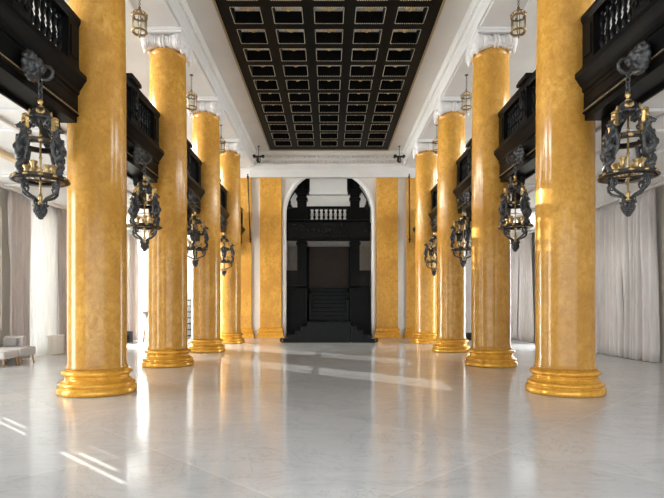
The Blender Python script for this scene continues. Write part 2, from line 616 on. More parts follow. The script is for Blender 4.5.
for y in ys:
    for x in xs:
        if c_bead is None:
            c_frame = obj('coffer_frame', frame_mesh(), 'silver', ceiling, (x, y, gz1 - .02))
            c_bead = obj('bead_trim', bead_mesh(), 'bead', ceiling, (x, y, gz0))
            c_ros = obj('rosette', rosette_mesh(), 'giltpaint', ceiling, (x, y, gz1 - .03))
        else:
            for src, z in ((c_frame, gz1 - .02), (c_bead, gz0), (c_ros, gz1 - .03)):
                d = src.copy(); C.objects.link(d); d.location = (x, y, z)

# beams resting on the columns, with a dentil band on the nave side
n_trim = 2
for s in (-1, 1):
    bm = B()
    pr = [(4.72, BEAM_Z), (3.72, BEAM_Z), (3.72, 8.78), (3.70, 8.80), (3.70, 8.98), (3.68, 9.0), (3.66, 9.08), (3.64, 9.16), (3.60, 9.20), (3.60, CEIL_Z), (4.72, CEIL_Z)]
    add_prism(bm, [(s * p[0], p[1]) for p in pr], 'y', 4.6, END_Y)
    # sunk soffit strips
    for xa, xb in ((3.78, 3.83), (4.6, 4.65)):
        x0, x1 = sorted((s * xa, s * xb))
        add_box(bm, x0, x1, 4.6, END_Y - .02, BEAM_Z - .03, BEAM_Z)
    beam = struct('trim_%d' % n_trim, bm, 'plaster'); n_trim += 1
    bm = B()
    y = 6.0
    while y < END_Y - .4:
        x0, x1 = sorted((s * 3.64, s * 3.70))
        add_box(bm, x0, x1, y, y + .09, 8.99, 9.06)
        y += .17
    o = obj('dentil_band', bm, 'ornament', beam)

# gallery slabs: white underside with mouldings
for s in (-1, 1):
    bm = B()
    x0, x1 = sorted((s * 4.78, s * 9.1))
    add_box(bm, x0, x1, 4.6, END_Y, 4.86, 5.2)
    for xa, xb in ((5.0, 5.14), (5.75, 5.87), (8.78, 8.95)):
        x0, x1 = sorted((s * xa, s * xb))
        add_box(bm, x0, x1, 4.6, END_Y, 4.79, 4.86, bev=.02)
    for k in range(-1, 5):
        yc = 9.32 + PITCH * k
        for ya, yb in ((yc - .55, yc - .45), (yc + .45, yc + .55)):
            if ya < 4.7 or yb > END_Y: continue
            x0, x1 = sorted((s * 5.14, s * 8.78))
            add_box(bm, x0, x1, ya, yb, 4.81, 4.86, bev=.015)
    sl = struct('ceiling_aisle_%s' % ('left' if s < 0 else 'right'), bm, 'plaster')
    bm = B()
    x0, x1 = sorted((s * 6.92, s * 7.12))
    add_box(bm, x0, x1, 4.6, END_Y, 4.76, 4.86, bev=.02)
    bm2 = B(); x0, x1 = sorted((s * 4.78, s * 9.1)); add_box(bm2, x0, x1, 4.6, END_Y, 5.2, 5.23)
    obj('dark_floor_layer', bm2, 'brown', sl)  # unseen dark layer added to cut light bounced onto the gallery ceiling
    obj('painted_moulding', bm, 'cream' if s < 0 else 'plaster', sl)

# end entablature across the nave
bm = B()
pr = [(END_Y, 8.02), (26.02, 8.02), (26.02, 8.36), (26.0, 8.37), (26.0, 8.58), (25.96, 8.60), (25.92, 8.66), (26.02, 8.67), (26.02, 8.88), (25.98, 8.90), (25.90, 8.96), (25.80, 9.03), (25.74, 9.06), (25.74, 9.13), (25.66, 9.2), (25.66, CEIL_Z), (END_Y, CEIL_Z)]
add_prism(bm, pr, 'x', -3.95, 3.95)
ent = struct('trim_%d' % n_trim, bm, 'plaster'); n_trim += 1
bm = B()
x = -3.9
while x < 3.85:
    add_box(bm, x, x + .12, 25.76, 25.9, 8.91, 9.01)
    x += .24
obj('dentil_band', bm, 'ornament', ent)
bm = B()
k = 0
x = -3.8
while x < 3.85:
    add_blob(bm, (x, 26.01, 8.775), (.07, .05, .08), 1)
    add_blob(bm, (x + .1, 26.01, 8.76), (.03, .02, .05), 1)
    x += .2
obj('relief_frieze', bm, 'ornament', ent)

# pilasters on the end wall
def pilaster_parts(root, w, d):
    b = B(); add_box(b, -w / 2, w / 2, -d, 0, .52, 8.02, bev=.012)
    obj('shaft', b, 'pilaster', root)
    b = B()
    for z0, z1, e in ((0, .16, .14), (.16, .27, .11), (.27, .34, .05), (.34, .46, .08), (.46, .52, .03)):
        add_box(b, -w / 2 - e, w / 2 + e, -d - e, 0, z0, z1, bev=.02)
    obj('base', b, 'gilt', root)
for s, name in ((-1, 'bright window side'), (1, 'closed curtain side')):
    t = thing('pilaster', 'flat yellow marble pilaster flanking the arched opening on the %s' % name, 'pilaster', (s * 2.92, END_Y - .002, 0), 0, 'flat yellow pilasters')
    pilaster_parts(t, 1.08, .16)
    t = thing('pilaster', 'outer yellow pilaster behind the column row on the %s' % name, 'pilaster', (s * 4.3, END_Y - .002, 0), 0, 'flat yellow pilasters')
    pilaster_parts(t, .84, .14)

# ------------------------------------------------------------------ columns
def make_column(label):
    t = thing('column', label, 'column', (0, 0, 0), 0, 'yellow marble columns')
    b = B()
    prof = [(.52, .44), (.502, .48), (.488, .54)]
    for i in range(1, 13):
        u = i / 12
        prof.append((.492 - .036 * u ** 3, .54 + 7.38 * u))
    prof += [(.446, 7.96), (.47, 8.0), (.475, 8.03), (.465, 8.06), (.44, 8.08), (.44, 8.14)]
    add_lathe(b, prof, 72)
    obj('shaft', b, 'marble', t)
    b = B()
    add_lathe(b, [(.70, 0), (.73, .015), (.735, .05), (.735, .125), (.70, .14), (.685, .15), (.70, .17), (.715, .20), (.70, .235), (.665, .25), (.645, .255), (.64, .28), (.61, .29), (.592, .32), (.59, .335), (.605, .345), (.60, .36), (.58, .365),
                  (.60, .38), (.645, .40), (.66, .43), (.645, .465), (.60, .485), (.575, .49), (.57, .51), (.50, .52)], 72)
    bmesh.ops.scale(b, vec=(.90, .90, .87), verts=b.verts[:])
    obj('base', b, 'gilt', t)
    b = B()
    # two bolsters lying across the nave axis, volutes facing inward and outward
    for sy in (-1, 1):
        prof = []
        for i in range(13):
            u = -1 + 2 * i / 12
            r = .145 + .075 * abs(u) ** 1.4
            prof.append((r, u * .49))
        mt = Matrix.Translation((0, sy * .36, 8.47)) @ Matrix.Rotation(PI / 2, 4, 'Y')
        add_lathe(b, prof, 28, mt)
        mt2 = Matrix.Translation((0, sy * .36, 8.47)) @ Matrix.Rotation(PI / 2, 4, 'Y')
        add_lathe(b, [(.14, -.065), (.185, -.06), (.195, -.03), (.175, -.02), (.175, .02), (.195, .03), (.185, .06), (.14, .065)], 28, mt2)
        for sx in (-1, 1):
            for xr in (.17, .22, .34, .39):
                add_ring(b, .15 + .07 * (xr / .49) ** 1.4, .014, 0, 28, 6, Matrix.Translation((sx * xr, sy * .36, 8.47)) @ Matrix.Rotation(PI / 2, 4, 'Y'))
            for R, r in ((.17, .022), (.10, .018)):
                add_ring(b, R, r, 0, 28, 6, Matrix.Translation((sx * .495, sy * .36, 8.47)) @ Matrix.Rotation(PI / 2, 4, 'Y'))
            add_blob(b, (sx * .495, sy * .36, 8.47), .04, 1)
            # hanging leaf below each volute
            add_blob(b, (sx * .47, sy * .36, 8.27), (.05, .07, .11), 2)
    add_box(b, -.47, .47, -.36, .36, 8.52, 8.66)
    add_lathe(b, [(.46, 8.335), (.50, 8.36), (.52, 8.42), (.50, 8.52)], 40)
    bmesh.ops.translate(b, vec=(0, 0, -.20), verts=b.verts[:])
    obj('capital', b, 'capital', t)
    b = B()
    add_box(b, -.50, .50, -.54, .54, 8.66, 8.72, bev=.015)
    add_box(b, -.53, .53, -.57, .57, 8.72, 8.78, bev=.015)
    bmesh.ops.translate(b, vec=(0, 0, -.211), verts=b.verts[:])
    obj('abacus', b, 'capital', t)
    return t
ORD = ['fourth', 'third', 'second', 'first']
SIDE = {-1: 'bright window side', 1: 'closed curtain side'}
first = None
for s in (-1, 1):
    for k, y in enumerate(COL_Y):
        lab = 'round polished yellow marble column, %s from the staircase on the %s' % (ORD[k], SIDE[s])
        if first is None:
            first = make_column(lab)
            first.location = (s * COL_X[s][k], y, 0)
        else:
            dup(first, (s * COL_X[s][k], y, 0), 0, lab)

# ------------------------------------------------------------------ balconies between the columns
def baluster_mesh():
    b = B()
    pr = [(.045, 0), (.06, .01), (.06, .04), (.04, .05), (.035, .07), (.06, .11), (.077, .16), (.074, .20), (.05, .26), (.036, .30), (.052, .315), (.052, .345), (.036, .36), (.05, .40), (.074, .46), (.077, .50), (.06, .55), (.035, .59), (.04, .61), (.06, .62), (.06, .66), (.05, .67)]
    add_lathe(b, [(r * .66, z) for r, z in pr], 10)
    return b

def make_balcony(label):
    """Built for the right-hand side with x measured from the fascia plane (positive = away from the nave); mirrored for the other side."""
    t = thing('balcony', label, 'balcony', (0, 0, 0), 0, 'black carved balconies between the columns')
    L = PITCH / 2 - .485
    b = B()
    pr = [(.42, 4.66), (.02, 4.66), (.02, 4.76), (-.02, 4.775), (-.02, 4.79), (0, 4.83), (0, 5.12), (-.03, 5.14), (-.03, 5.2), (-.07, 5.25), (-.12, 5.33), (-.15, 5.37), (-.15, 5.44), (-.05, 5.49), (-.05, 5.52), (.42, 5.52)]
    add_prism(b, pr, 'y', -L, L)
    # raised fillet panel on the fascia
    for sy in (-1, 1):
        ya, yb = sorted((sy * .42, sy * (L - .12)))
        for za, zb in ((4.88, 4.9), (5.05, 5.07)):
            add_box(b, -.012, 0, ya, yb, za, zb)
    obj('fascia', b, 'black', t)
    b = B()
    n = 56
    for i in range(n):
        y = -L + 2 * L * (i + .5) / n
        add_box(b, -.034, -.012, y - .022, y + .022, 4.797, 4.811)
    obj('gold_bead', b, 'goldtrim', t)
    b = B()
    add_prism(b, [(-.03, 5.52), (-.03, 5.58), (0, 5.6), (.2, 5.6), (.23, 5.58), (.23, 5.52)], 'y', -L, L)
    obj('bottom_rail', b, 'black', t)
    b = B()
    add_prism(b, [(-.02, 6.27), (-.03, 6.30), (-.05, 6.35), (-.05, 6.41), (.0, 6.43), (.2, 6.43), (.28, 6.41), (.28, 6.35), (.26, 6.30), (.22, 6.27)], 'y', -L, L)
    obj('hand_rail', b, 'black', t)
    # central carved pedestal
    b = B()
    add_box(b, -.04, .24, -.21, .21, 5.5, 6.45)
    add_box(b, -.1, .3, -.27, .27, 6.43, 6.52, bev=.02)
    add_box(b, -.07, .27, -.24, .24, 6.52, 6.57, bev=.015)
    add_blob(b, (-.05, 0, 6.0), (.05, .10, .16), 2, None, .02)
    add_blob(b, (-.05, 0, 5.78), (.045, .07, .08), 2)
    for sy in (-1, 1):
        add_tube(b, [(-.05, sy * (.06 + .09 * math.sin(i / 12 * PI)), 5.68 + .05 * i) for i in range(13)], .022, 6)
        add_ring(b, .05, .018, 0, 14, 6, Matrix.Translation((-.05, sy * .12, 5.72)) @ Matrix.Rotation(PI / 2, 4, 'Y'))
    obj('pedestal', b, 'carved', t)
    for sy in (-1, 1):
        b = B()
        ya, yb = sorted((sy * (L - .36), sy * L))
        add_box(b, -.02, .22, ya, yb, 5.58, 6.28)
        add_box(b, -.04, -.02, ya + .06, yb - .06, 5.68, 6.18, bev=.008)
        obj('end_panel', b, 'black', t)
    src = None
    for sy in (-1, 1):
        for i in range(7):
            y = sy * (.21 + .09 + i * (L - .36 - .21 - .15) / 6.1)
            if src is None:
                src = obj('baluster', baluster_mesh(), 'black', t, (.1, y, 5.6))
            else:
                d = src.copy(); C.objects.link(d); d.location = (.1, y, 5.6)
    # brackets under the ends, on the aisle side of the columns
    for sy in (-1, 1):
        b = B()
        e = sy * L
        poly = [(e, 4.66), (e - sy * .62, 4.66), (e - sy * .56, 4.5), (e - sy * .40, 4.40), (e - sy * .30, 4.2), (e - sy * .12, 4.08), (e, 4.0)]
        add_prism(b, poly, 'x', .30, .42)
        obj('bracket', b, 'carved', t)
    b = B()
    add_box(b, .42, .46, -L, L, 4.6, 4.88)
    obj('back_board', b, 'black', t)
    return t

BAY_Y = [9.32 - PITCH / 2 + PITCH * k for k in range(5)]
BAL_X = {-1: [4.25, 4.31, 4.31, 4.31, 4.31], 1: [4.31] * 5}
BAL_Z = {-1: [-.03, 0, 0, 0, 0], 1: [.01] * 5}
BAYDESC = ['fifth', 'fourth', 'third', 'second', 'first']
bal = None
for s in (-1, 1):
    for k, y in enumerate(BAY_Y):
        lab = 'black carved balcony between columns, %s bay from the staircase on the %s' % (BAYDESC[k], SIDE[s])
        if bal is None:
            bal = make_balcony(lab)
            bal.location = (s * BAL_X[s][k], y, BAL_Z[s][k])
            bal.scale = (s, 1, 1)
        else:
            dup(bal, (s * BAL_X[s][k], y if k < 4 else 24.39, BAL_Z[s][k]), 0, lab, (s, 1 if k < 4 else .93, 1))

# ------------------------------------------------------------------ big wrought lanterns and their brackets
def remeshed(o, vox):
    md = o.modifiers.new('remesh', 'REMESH')
    md.mode = 'VOXEL'
    md.voxel_size = vox
    md.use_smooth_shade = True
    return o

def make_bracket(label):
    """Lion-mask boss on the fascia with a hook; x = 0 at the fascia plane, nave towards -x."""
    t = thing('lantern_bracket', label, 'bracket', (0, 0, 0), 0, 'boss and hook brackets on the balconies')
    b = B()
    rot = Matrix.Rotation(PI / 2, 3, 'Y')
    add_blob(b, (-.03, 0, 0), (.07, .17, .19), 3)
    for k in range(12):
        a = 2 * PI * k / 12
        add_blob(b, (-.05, .15 * math.cos(a), .165 * math.sin(a)), (.05, .055, .055), 2, None, .02)
    for k in range(9):
        a = 2 * PI * (k + .5) / 9
        add_blob(b, (-.11, .10 * math.cos(a), .115 * math.sin(a)), (.05, .04, .045), 2, None, .02)
    add_blob(b, (-.15, 0, .02), (.07, .085, .095), 2)
    add_blob(b, (-.21, 0, -.035), (.055, .055, .045), 2)
    add_blob(b, (-.20, 0, -.09), (.035, .04, .025), 2)
    for sy in (-1, 1):
        add_blob(b, (-.19, sy * .045, .045), (.025, .025, .018), 1)
        add_blob(b, (-.12, sy * .10, .12), (.03, .035, .04), 1)
    o = remeshed(obj('lion_mask', b, 'iron', t), .012)
    b = B()
    pts = [(-.17, 0, -.04), (-.24, 0, .0), (-.31, 0, -.02), (-.35, 0, -.075), (-.345, 0, -.135), (-.305, 0, -.18), (-.25, 0, -.195), (-.20, 0, -.18), (-.175, 0, -.145), (-.185, 0, -.115)]
    add_tube(b, pts, [.022, .024, .024, .024, .024, .024, .022, .02, .018, .014], 10)
    obj('hook', b, 'iron', t)
    return t

def make_lantern(label):
    """z = 0 at the tip of the pine cone, hanging ring at z = 1.95."""
    t = thing('hanging_lantern', label, 'lantern', (0, 0, 0), 0, 'large dark lanterns hung from the balconies')
    # chain
    b = B()
    for i, z in enumerate((1.93, 1.855, 1.78, 1.715)):
        rot = Matrix.Rotation(PI / 2, 4, 'X')
        if i % 2:
            rot = Matrix.Rotation(PI / 2, 4, 'Z') @ rot
        add_ring(b, .038, .011, 0, 16, 6, Matrix.Translation((0, 0, z)) @ rot @ Matrix.Diagonal((.8, 1.25, 1, 1)))
    obj('chain', b, 'iron', t)
    b = B()
    add_lathe(b, [(0, 1.69), (.02, 1.685), (.035, 1.66), (.038, 1.64), (.025, 1.615), (.018, 1.60), (.04, 1.585), (.045, 1.565), (.02, 1.55)], 16)
    obj('finial', b, 'brass', t)
    b = B()
    add_lathe(b, [(.02, 1.565), (.06, 1.56), (.10, 1.535), (.125, 1.49), (.135, 1.44), (.15, 1.42), (.15, 1.40), (.10, 1.39), (.02, 1.385)], 24)
    for k in range(8):
        a = 2 * PI * k / 8
        add_blob(b, (.135 * math.cos(a), .135 * math.sin(a), 1.41), (.04, .03, .045), 1, Matrix.Rotation(a, 3, 'Z'))
    obj('dome', b, 'iron', t)
    gs = None
    for k in range(4):
        if gs is None:
            b = B()
            for j in range(5):
                u = (j - 2) / 2
                add_blob(b, (.138 * math.cos(u * .3), .138 * math.sin(u * .3), 1.45 + .03 * abs(u)), (.018, .018, .04), 1)
            gs = d = obj('gilt_shell', b, 'brass', t)
        else:
            d = gs.copy(); C.objects.link(d)
        d.rotation_euler = (0, 0, 2 * PI * (k + .5) / 4)
    b = B(); add_lathe(b, [(.014, .30), (.014, 1.39)], 10)
    for z in (.52, .86, 1.18):
        add_lathe(b, [(.014, z - .02), (.026, z), (.014, z + .02)], 10)
    obj('centre_rod', b, 'brass', t)
    # rings
    for nm, R, z, h in (('upper_ring', .285, 1.035, .075), ('lower_ring', .345, .56, .06)):
        b = B()
        add_lathe(b, [(R - .03, z - h / 2), (R, z - h / 2), (R + .015, z - h / 2 + .008), (R, z - h / 2 + .018), (R, z + h / 2 - .018), (R + .015, z + h / 2 - .008), (R, z + h / 2), (R - .03, z + h / 2), (R - .03, z - h / 2)], 48, close=False)
        if nm == 'lower_ring':
            add_lathe(b, [(R - .10, z - .03), (R + .03, z - .03), (R + .035, z - .018), (R + .02, z - .01), (R - .10, z - .01), (R - .10, z - .03)], 48, close=False)
            for a in (PI / 4, 3 * PI / 4):
                c, s_ = math.cos(a), math.sin(a)
                add_tube(b, [(-R * c, -R * s_, z - .02), (R * c, R * s_, z - .02)], .014, 6)
        r = obj(nm, b, 'bronze', t)
        g = B()
        mt = Matrix.Translation((R + .004, 0, 0)) @ Matrix.Rotation(PI / 2, 4, 'Y')
        add_lathe(g, [(.034, 0), (.034, .008), (.024, .012), (.015, .022), (0, .024)], 10, mt)
        md = obj('medallion', g, 'brass', r, (0, 0, z))
        for k in range(12):
            if k:
                d = md.copy(); C.objects.link(d)
            else:
                d = md
            d.rotation_euler = (0, 0, 2 * PI * (k + .5) / 12)
    # crown scrolls between dome and upper ring, with gilt masks on their shoulders
    sc = gm = None
    for k in range(4):
        a = PI / 2 * k
        if sc is None:
            b = B()
            p = spiral((.12, 1.335), .012, .06, -PI, PI * 1.1, 16) + [(.14, 1.39), (.19, 1.37), (.225, 1.31), (.235, 1.2), (.245, 1.1), (.265, 1.06)]
            add_tube(b, [(q[0], 0, q[1]) for q in p], .017, 8)
            p = spiral((.19, 1.25), .008, .045, 0, 2.2 * PI, 16)
            add_tube(b, [(q[0], 0, q[1]) for q in p], .012, 6)
            sc = obj('crown_scroll', b, 'iron', t)
            b = B()
            add_box(b, .215, .285, -.035, .035, 1.20, 1.36, bev=.012)
            add_blob(b, (.285, 0, 1.29), (.025, .028, .04), 2)
            add_blob(b, (.29, 0, 1.265), (.018, .012, .014), 1)
            add_lathe(b, [(.045, 1.36), (.05, 1.37), (.04, 1.385), (0, 1.41)], 8, Matrix.Translation((.25, 0, 0)))
            gm = obj('gilt_mask', b, 'brass', t)
        else:
            d = sc.copy(); C.objects.link(d); d.rotation_euler = (0, 0, a)
            d = gm.copy(); C.objects.link(d); d.rotation_euler = (0, 0, a)
    # sculpted winged figures standing on the lower ring
    fg = None
    for k in range(4):
        a = PI / 2 * k
        if fg is None:
            b = B()
            R = .32
            # crested beast: head with open jaw, arched neck, narrow breast, coiling tail, folded wings
            add_blob(b, (R + .02, 0, 1.20), (.045, .03, .035), 2)
            add_blob(b, (R + .065, 0, 1.19), (.03, .018, .016), 1)
            add_blob(b, (R + .058, 0, 1.165), (.024, .015, .010), 1)
            for sy in (-1, 1):
                add_tube(b, [(R + .01, sy * .018, 1.22), (R - .01, sy * .03, 1.26), (R - .035, sy * .035, 1.275)], [.014, .012, .006], 6)
            add_tube(b, [(R + .02, 0, 1.205), (R - .02, 0, 1.19), (R - .028, 0, 1.13), (R - .005, 0, 1.06), (R + .02, 0, .98), (R + .02, 0, .90)], [.034, .036, .036, .042, .054, .045], 10)
            for i in range(6):
                add_blob(b, (R - .045 + .006 * i, 0, 1.20 - .035 * i), (.022, .014, .022), 1)
            pts = []
            for i in range(31):
                u = i / 30
                pts.append((R + .015 + .03 * math.sin(u * 11), .026 * math.cos(u * 11), .92 - .34 * u))
            add_tube(b, pts, [.05 - .018 * i / 30 for i in range(31)], 10)
            for sy in (-1, 1):
                add_tube(b, [(R + .01, sy * .03, 1.03), (R - .015, sy * .07, 1.09), (R - .03, sy * .085, 1.0), (R - .02, sy * .075, .88), (R, sy * .05, .76)], [.022, .03, .032, .028, .01], 8)
                add_tube(b, [(R + .03, sy * .03, .98), (R + .07, sy * .045, .93), (R + .085, sy * .03, .88)], [.024, .018, .014], 8)
                for j in range(4):
                    add_blob(b, (R - .02, sy * .085, 1.03 - .055 * j), (.02, .022, .035), 1)
            for j in range(5):
                add_blob(b, (R + .05, 0, .86 - .06 * j), (.022, .03, .022), 1)
            add_blob(b, (R, 0, .585), (.05, .055, .03), 2)
            fg = remeshed(obj('sculpted_beast', b, 'iron', t), .008)
        else:
            d = fg.copy(); C.objects.link(d); d.rotation_euler = (0, 0, a)
    # candle cups
    cd = None
    for k in range(6):
        a = 2 * PI * (k + .25) / 6
        loc = (.165 * math.cos(a), .165 * math.sin(a), .575 + (.04 if k % 2 else 0))
        if cd is None:
            b = B()
            add_lathe(b, [(.035, 0), (.035, .015), (.022, .025), (.026, .08), (.034, .115), (.048, .14), (.054, .155), (.05, .16), (.035, .158), (.03, .10), (0, .09)], 12)
            cd = obj('candle_cup', b, 'brass', t, loc)
        else:
            d = cd.copy(); C.objects.link(d); d.location = loc
    b = B()
    for k in range(6):
        a = 2 * PI * (k + .25) / 6
        add_tube(b, [(.01, 0, .56), (.165 * math.cos(a) * .6, .165 * math.sin(a) * .6, .545), (.165 * math.cos(a), .165 * math.sin(a), .58 + (.04 if k % 2 else 0))], .011, 6)
    obj('candle_arms', b, 'brass', t)
    # lower S-scrolls
    sc = None
    for k in range(4):
        a = PI / 2 * k
        if sc is None:
            b = B()
            p = spiral((.255, .44), .012, .062, PI * 2.3, PI * .15, 18) + [(.30, .395), (.25, .345), (.17, .31), (.10, .285), (.055, .25)]
            p2 = spiral((.075, .225), .05, .012, PI * .8, -PI * 1.1, 14)
            add_tube(b, [(q[0], 0, q[1]) for q in p], [.013] * 12 + [.02] * (len(p) - 12), 8)
            add_tube(b, [(q[0], 0, q[1]) for q in p2], .012, 8)
            add_tube(b, [(.30, 0, .53), (.29, 0, .50), (.255, 0, .50)], .016, 6)
            sc = obj('lower_scroll', b, 'iron', t)
        else:
            d = sc.copy(); C.objects.link(d); d.rotation_euler = (0, 0, a)
    b = B()
    add_lathe(b, [(.012, .36), (.03, .33), (.03, .30), (.018, .27), (.03, .235), (.02, .21)], 12)
    obj('gilt_stem', b, 'brass', t)
    b = B()
    for k in range(6):
        a = 2 * PI * k / 6
        add_blob(b, (.07 * math.cos(a), .07 * math.sin(a), .185), (.05, .03, .022), 1, Matrix.Rotation(a, 3, 'Z') @ Matrix.Rotation(-.4, 3, 'Y'))
    for r in range(6):
        z = .16 - r * .027
        R = (.075, .085, .08, .062, .04, .018)[r]
        n = (9, 10, 10, 8, 6, 3)[r]
        for k in range(n):
            a = 2 * PI * (k + .5 * (r % 2)) / n
            add_blob(b, (R * math.cos(a) * .8, R * math.sin(a) * .8, z), (.03, .026, .026), 1)
    add_lathe(b, [(.05, .2), (.07, .15), (.065, .10), (.035, .05), (0, .015)], 12)
    obj('pine_cone', b, 'iron', t)
    return t

lan = brk = None
LY = {-1: [7.29, 11.49, 15.83, 20.17], 1: [7.07, 11.49, 15.83, 20.17]}
LX = {-1: [4.03, 4.06, 4.06, 4.06], 1: [4.05, 4.1, 4.07, 4.06]}
LROT = {-1: [PI / 4 + .5, -.33 + .0, .1, .2], 1: [PI / 4 - .40, .34, .1, .15]}
for s in (-1, 1):
    for k in range(4):
        if s < 0:
            lx, ly = -LX[s][k], LY[s][k]
        else:
            lx, ly = LX[s][k], LY[s][k]
        where = ('fourth', 'third', 'second', 'first')[k]
        lab = 'large dark caged lantern with gilt rings, %s from the staircase on the %s' % (where, SIDE[s])
        blab = 'black lion mask and hook holding the lantern %s from the staircase, %s' % (where, SIDE[s])
        loc = (lx, ly, 2.735)
        if lan is None:
            lan = make_lantern(lab); lan.location = loc; lan.rotation_euler = (0, 0, LROT[s][k])
            brk = make_bracket(blab); brk.location = (s * (BAL_X[s][k] - .04), ly, 4.88); brk.scale = (s, 1, 1)
        else:
            dup(lan, loc, LROT[s][k], lab)
            dup(brk, (s * (BAL_X[s][k] - .04), ly, 4.88), 0, blab, (s, 1, 1))

# ------------------------------------------------------------------ small brass lanterns under the beams
def make_small_lantern(label):
    t = thing('ceiling_lantern', label, 'lantern', (0, 0, 0), 0, 'small brass lanterns under the beams')
    b = B()
    n = 12
    for i in range(n):
        z = .66 + (i + .5) * (1.14 - .66) / n
        rot = Matrix.Rotation(PI / 2, 4, 'X')
        if i % 2:
            rot = Matrix.Rotation(PI / 2, 4, 'Z') @ rot
        add_ring(b, .022, .006, 0, 10, 5, Matrix.Translation((0, 0, z)) @ rot)
    add_lathe(b, [(.01, 1.11), (.05, 1.12), (.055, 1.138)], 14)
    obj('chain', b, 'iron', t)
    b = B()
    add_lathe(b, [(0, .0), (.018, .01), (.022, .03), (.012, .05), (.03, .065), (.02, .085)], 12)
    for k in range(6):
        a = PI / 3 * k
        add_tube(b, radial([(.02, .075), (.07, .065), (.13, .09), (.16, .14)], a), .01, 6)
    obj('pendant', b, 'darkbrass', t)
    for nm, z in (('bottom_ring', .15), ('top_ring', .47)):
        b = B()
        R = .155
        add_lathe(b, [(R - .015, z - .018), (R + .012, z - .018), (R + .02, z), (R + .012, z + .018), (R - .015, z + .018), (R - .015, z - .018)], 24, close=False)
        obj(nm, b, 'darkbrass', t)
    b = B()
    for k in range(6):
        a = PI / 3 * k
        add_tube(b, radial([(.155, .15), (.155, .47)], a), .011, 6)
        add_blob(b, (.165 * math.cos(a), .165 * math.sin(a), .5), (.022, .022, .045), 1)
        add_tube(b, radial([(.155, .49), (.14, .56), (.08, .60), (.03, .63), (.012, .68)], a), .009, 6)
        a += PI / 6
        add_blob(b, (.16 * math.cos(a), .16 * math.sin(a), .515), (.02, .02, .03), 1)
    obj('cage', b, 'darkbrass', t)
    b = B()
    add_lathe(b, [(.148, .17), (.148, .45)], 24, close=False)
    obj('glass', b, 'glass', t)
    b = B()
    for k in range(3):
        a = 2 * PI * k / 3
        add_lathe(b, [(.014, .16), (.014, .31), (.004, .32), (0, .34)], 8, Matrix.Translation((.05 * math.cos(a), .05 * math.sin(a), 0)))
    obj('candle', b, 'candle', t)
    b = B()
    add_lathe(b, [(.02, .62), (.03, .64), (.015, .67), (.03, .69), (0, .72)], 10)
    obj('finial', b, 'darkbrass', t)
    return t
sm = None
for s in (-1, 1):
    for k, y in enumerate((11.49, 15.83, 20.17)):
        lab = 'small brass lantern under the white beam, %s from the end wall, %s' % (('third', 'second', 'first')[k], SIDE[s])
        loc = (s * 4.17, y, BEAM_Z - 1.14)
        if sm is None:
            sm = make_small_lantern(lab); sm.location = loc
        else:
            dup(sm, loc, .3 * k, lab)

# ------------------------------------------------------------------ spotlights by the cornice and the thin poles
def make_spots(label):
    t = thing('spotlight_cluster', label, 'spotlight', (0, 0, 0), 0, 'black spotlight clusters at the end cornice')
    b = B()
    add_lathe(b, [(.05, 0), (.05, -.02), (.012, -.03), (.012, -.50)], 10)
    obj('rod', b, 'plastic', t)
    b = B(); add_box(b, -.16, .16, -.03, .03, -.54, -.46, bev=.01)
    obj('crossbar', b, 'plastic', t)
    for sx in (-1, 1):
        b = B()
        mt = Matrix.Translation((sx * .17, 0, -.50)) @ Matrix.Rotation(PI / 2 + sx * .1, 4, 'X')
        add_lathe(b, [(.04, -.09), (.06, -.08), (.065, .1), (.055, .1), (.05, .06), (0, .05)], 14, mt)
        obj('lamp_head', b, 'plastic', t)
    b = B()
    mt = Matrix.Translation((-.04, 0, -.64)) @ Matrix.Rotation(.35, 4, 'X')
    add_lathe(b, [(.04, .1), (.055, .08), (.06, -.1), (.05, -.1), (.045, -.06), (0, -.05)], 14, mt)
    add_tube(b, [(.05, 0, -.54), (.06, 0, -.72), (.03, 0, -.76)], .02, 6)
    add_box(b, -.06, .06, -.03, .03, -.80, -.74, bev=.01)
    obj('lower_lamp', b, 'plastic', t)
    return t
for s in (-1, 1):
    t = make_spots('black spotlight cluster hanging by the end cornice on the %s' % SIDE[s])
    t.location = (s * 3.36, 24.95, CEIL_Z)
    t.scale = (1.2, 1.2, 1.0)
for s, x0, x1 in ((-1, -4.05, -3.92), (1, 4.0, 4.02)):
    b = B()
    add_tube(b, [(x0, 0, 8.18), (x1, 0, 4.76)], .033, 8)
    add_box(b, x1 - .05, x1 + .05, -.02, .12, 4.9, 4.96)
    add_box(b, x0 - .05, x0 + .05, -.02, .12, 8.0, 8.06)
    tag(obj('wall_pole', b, 'plastic', None, (0, 26.02, 0)), 'thin black vertical pole on the end wall pilaster on the %s' % SIDE[s], 'pole', 'thin black poles')

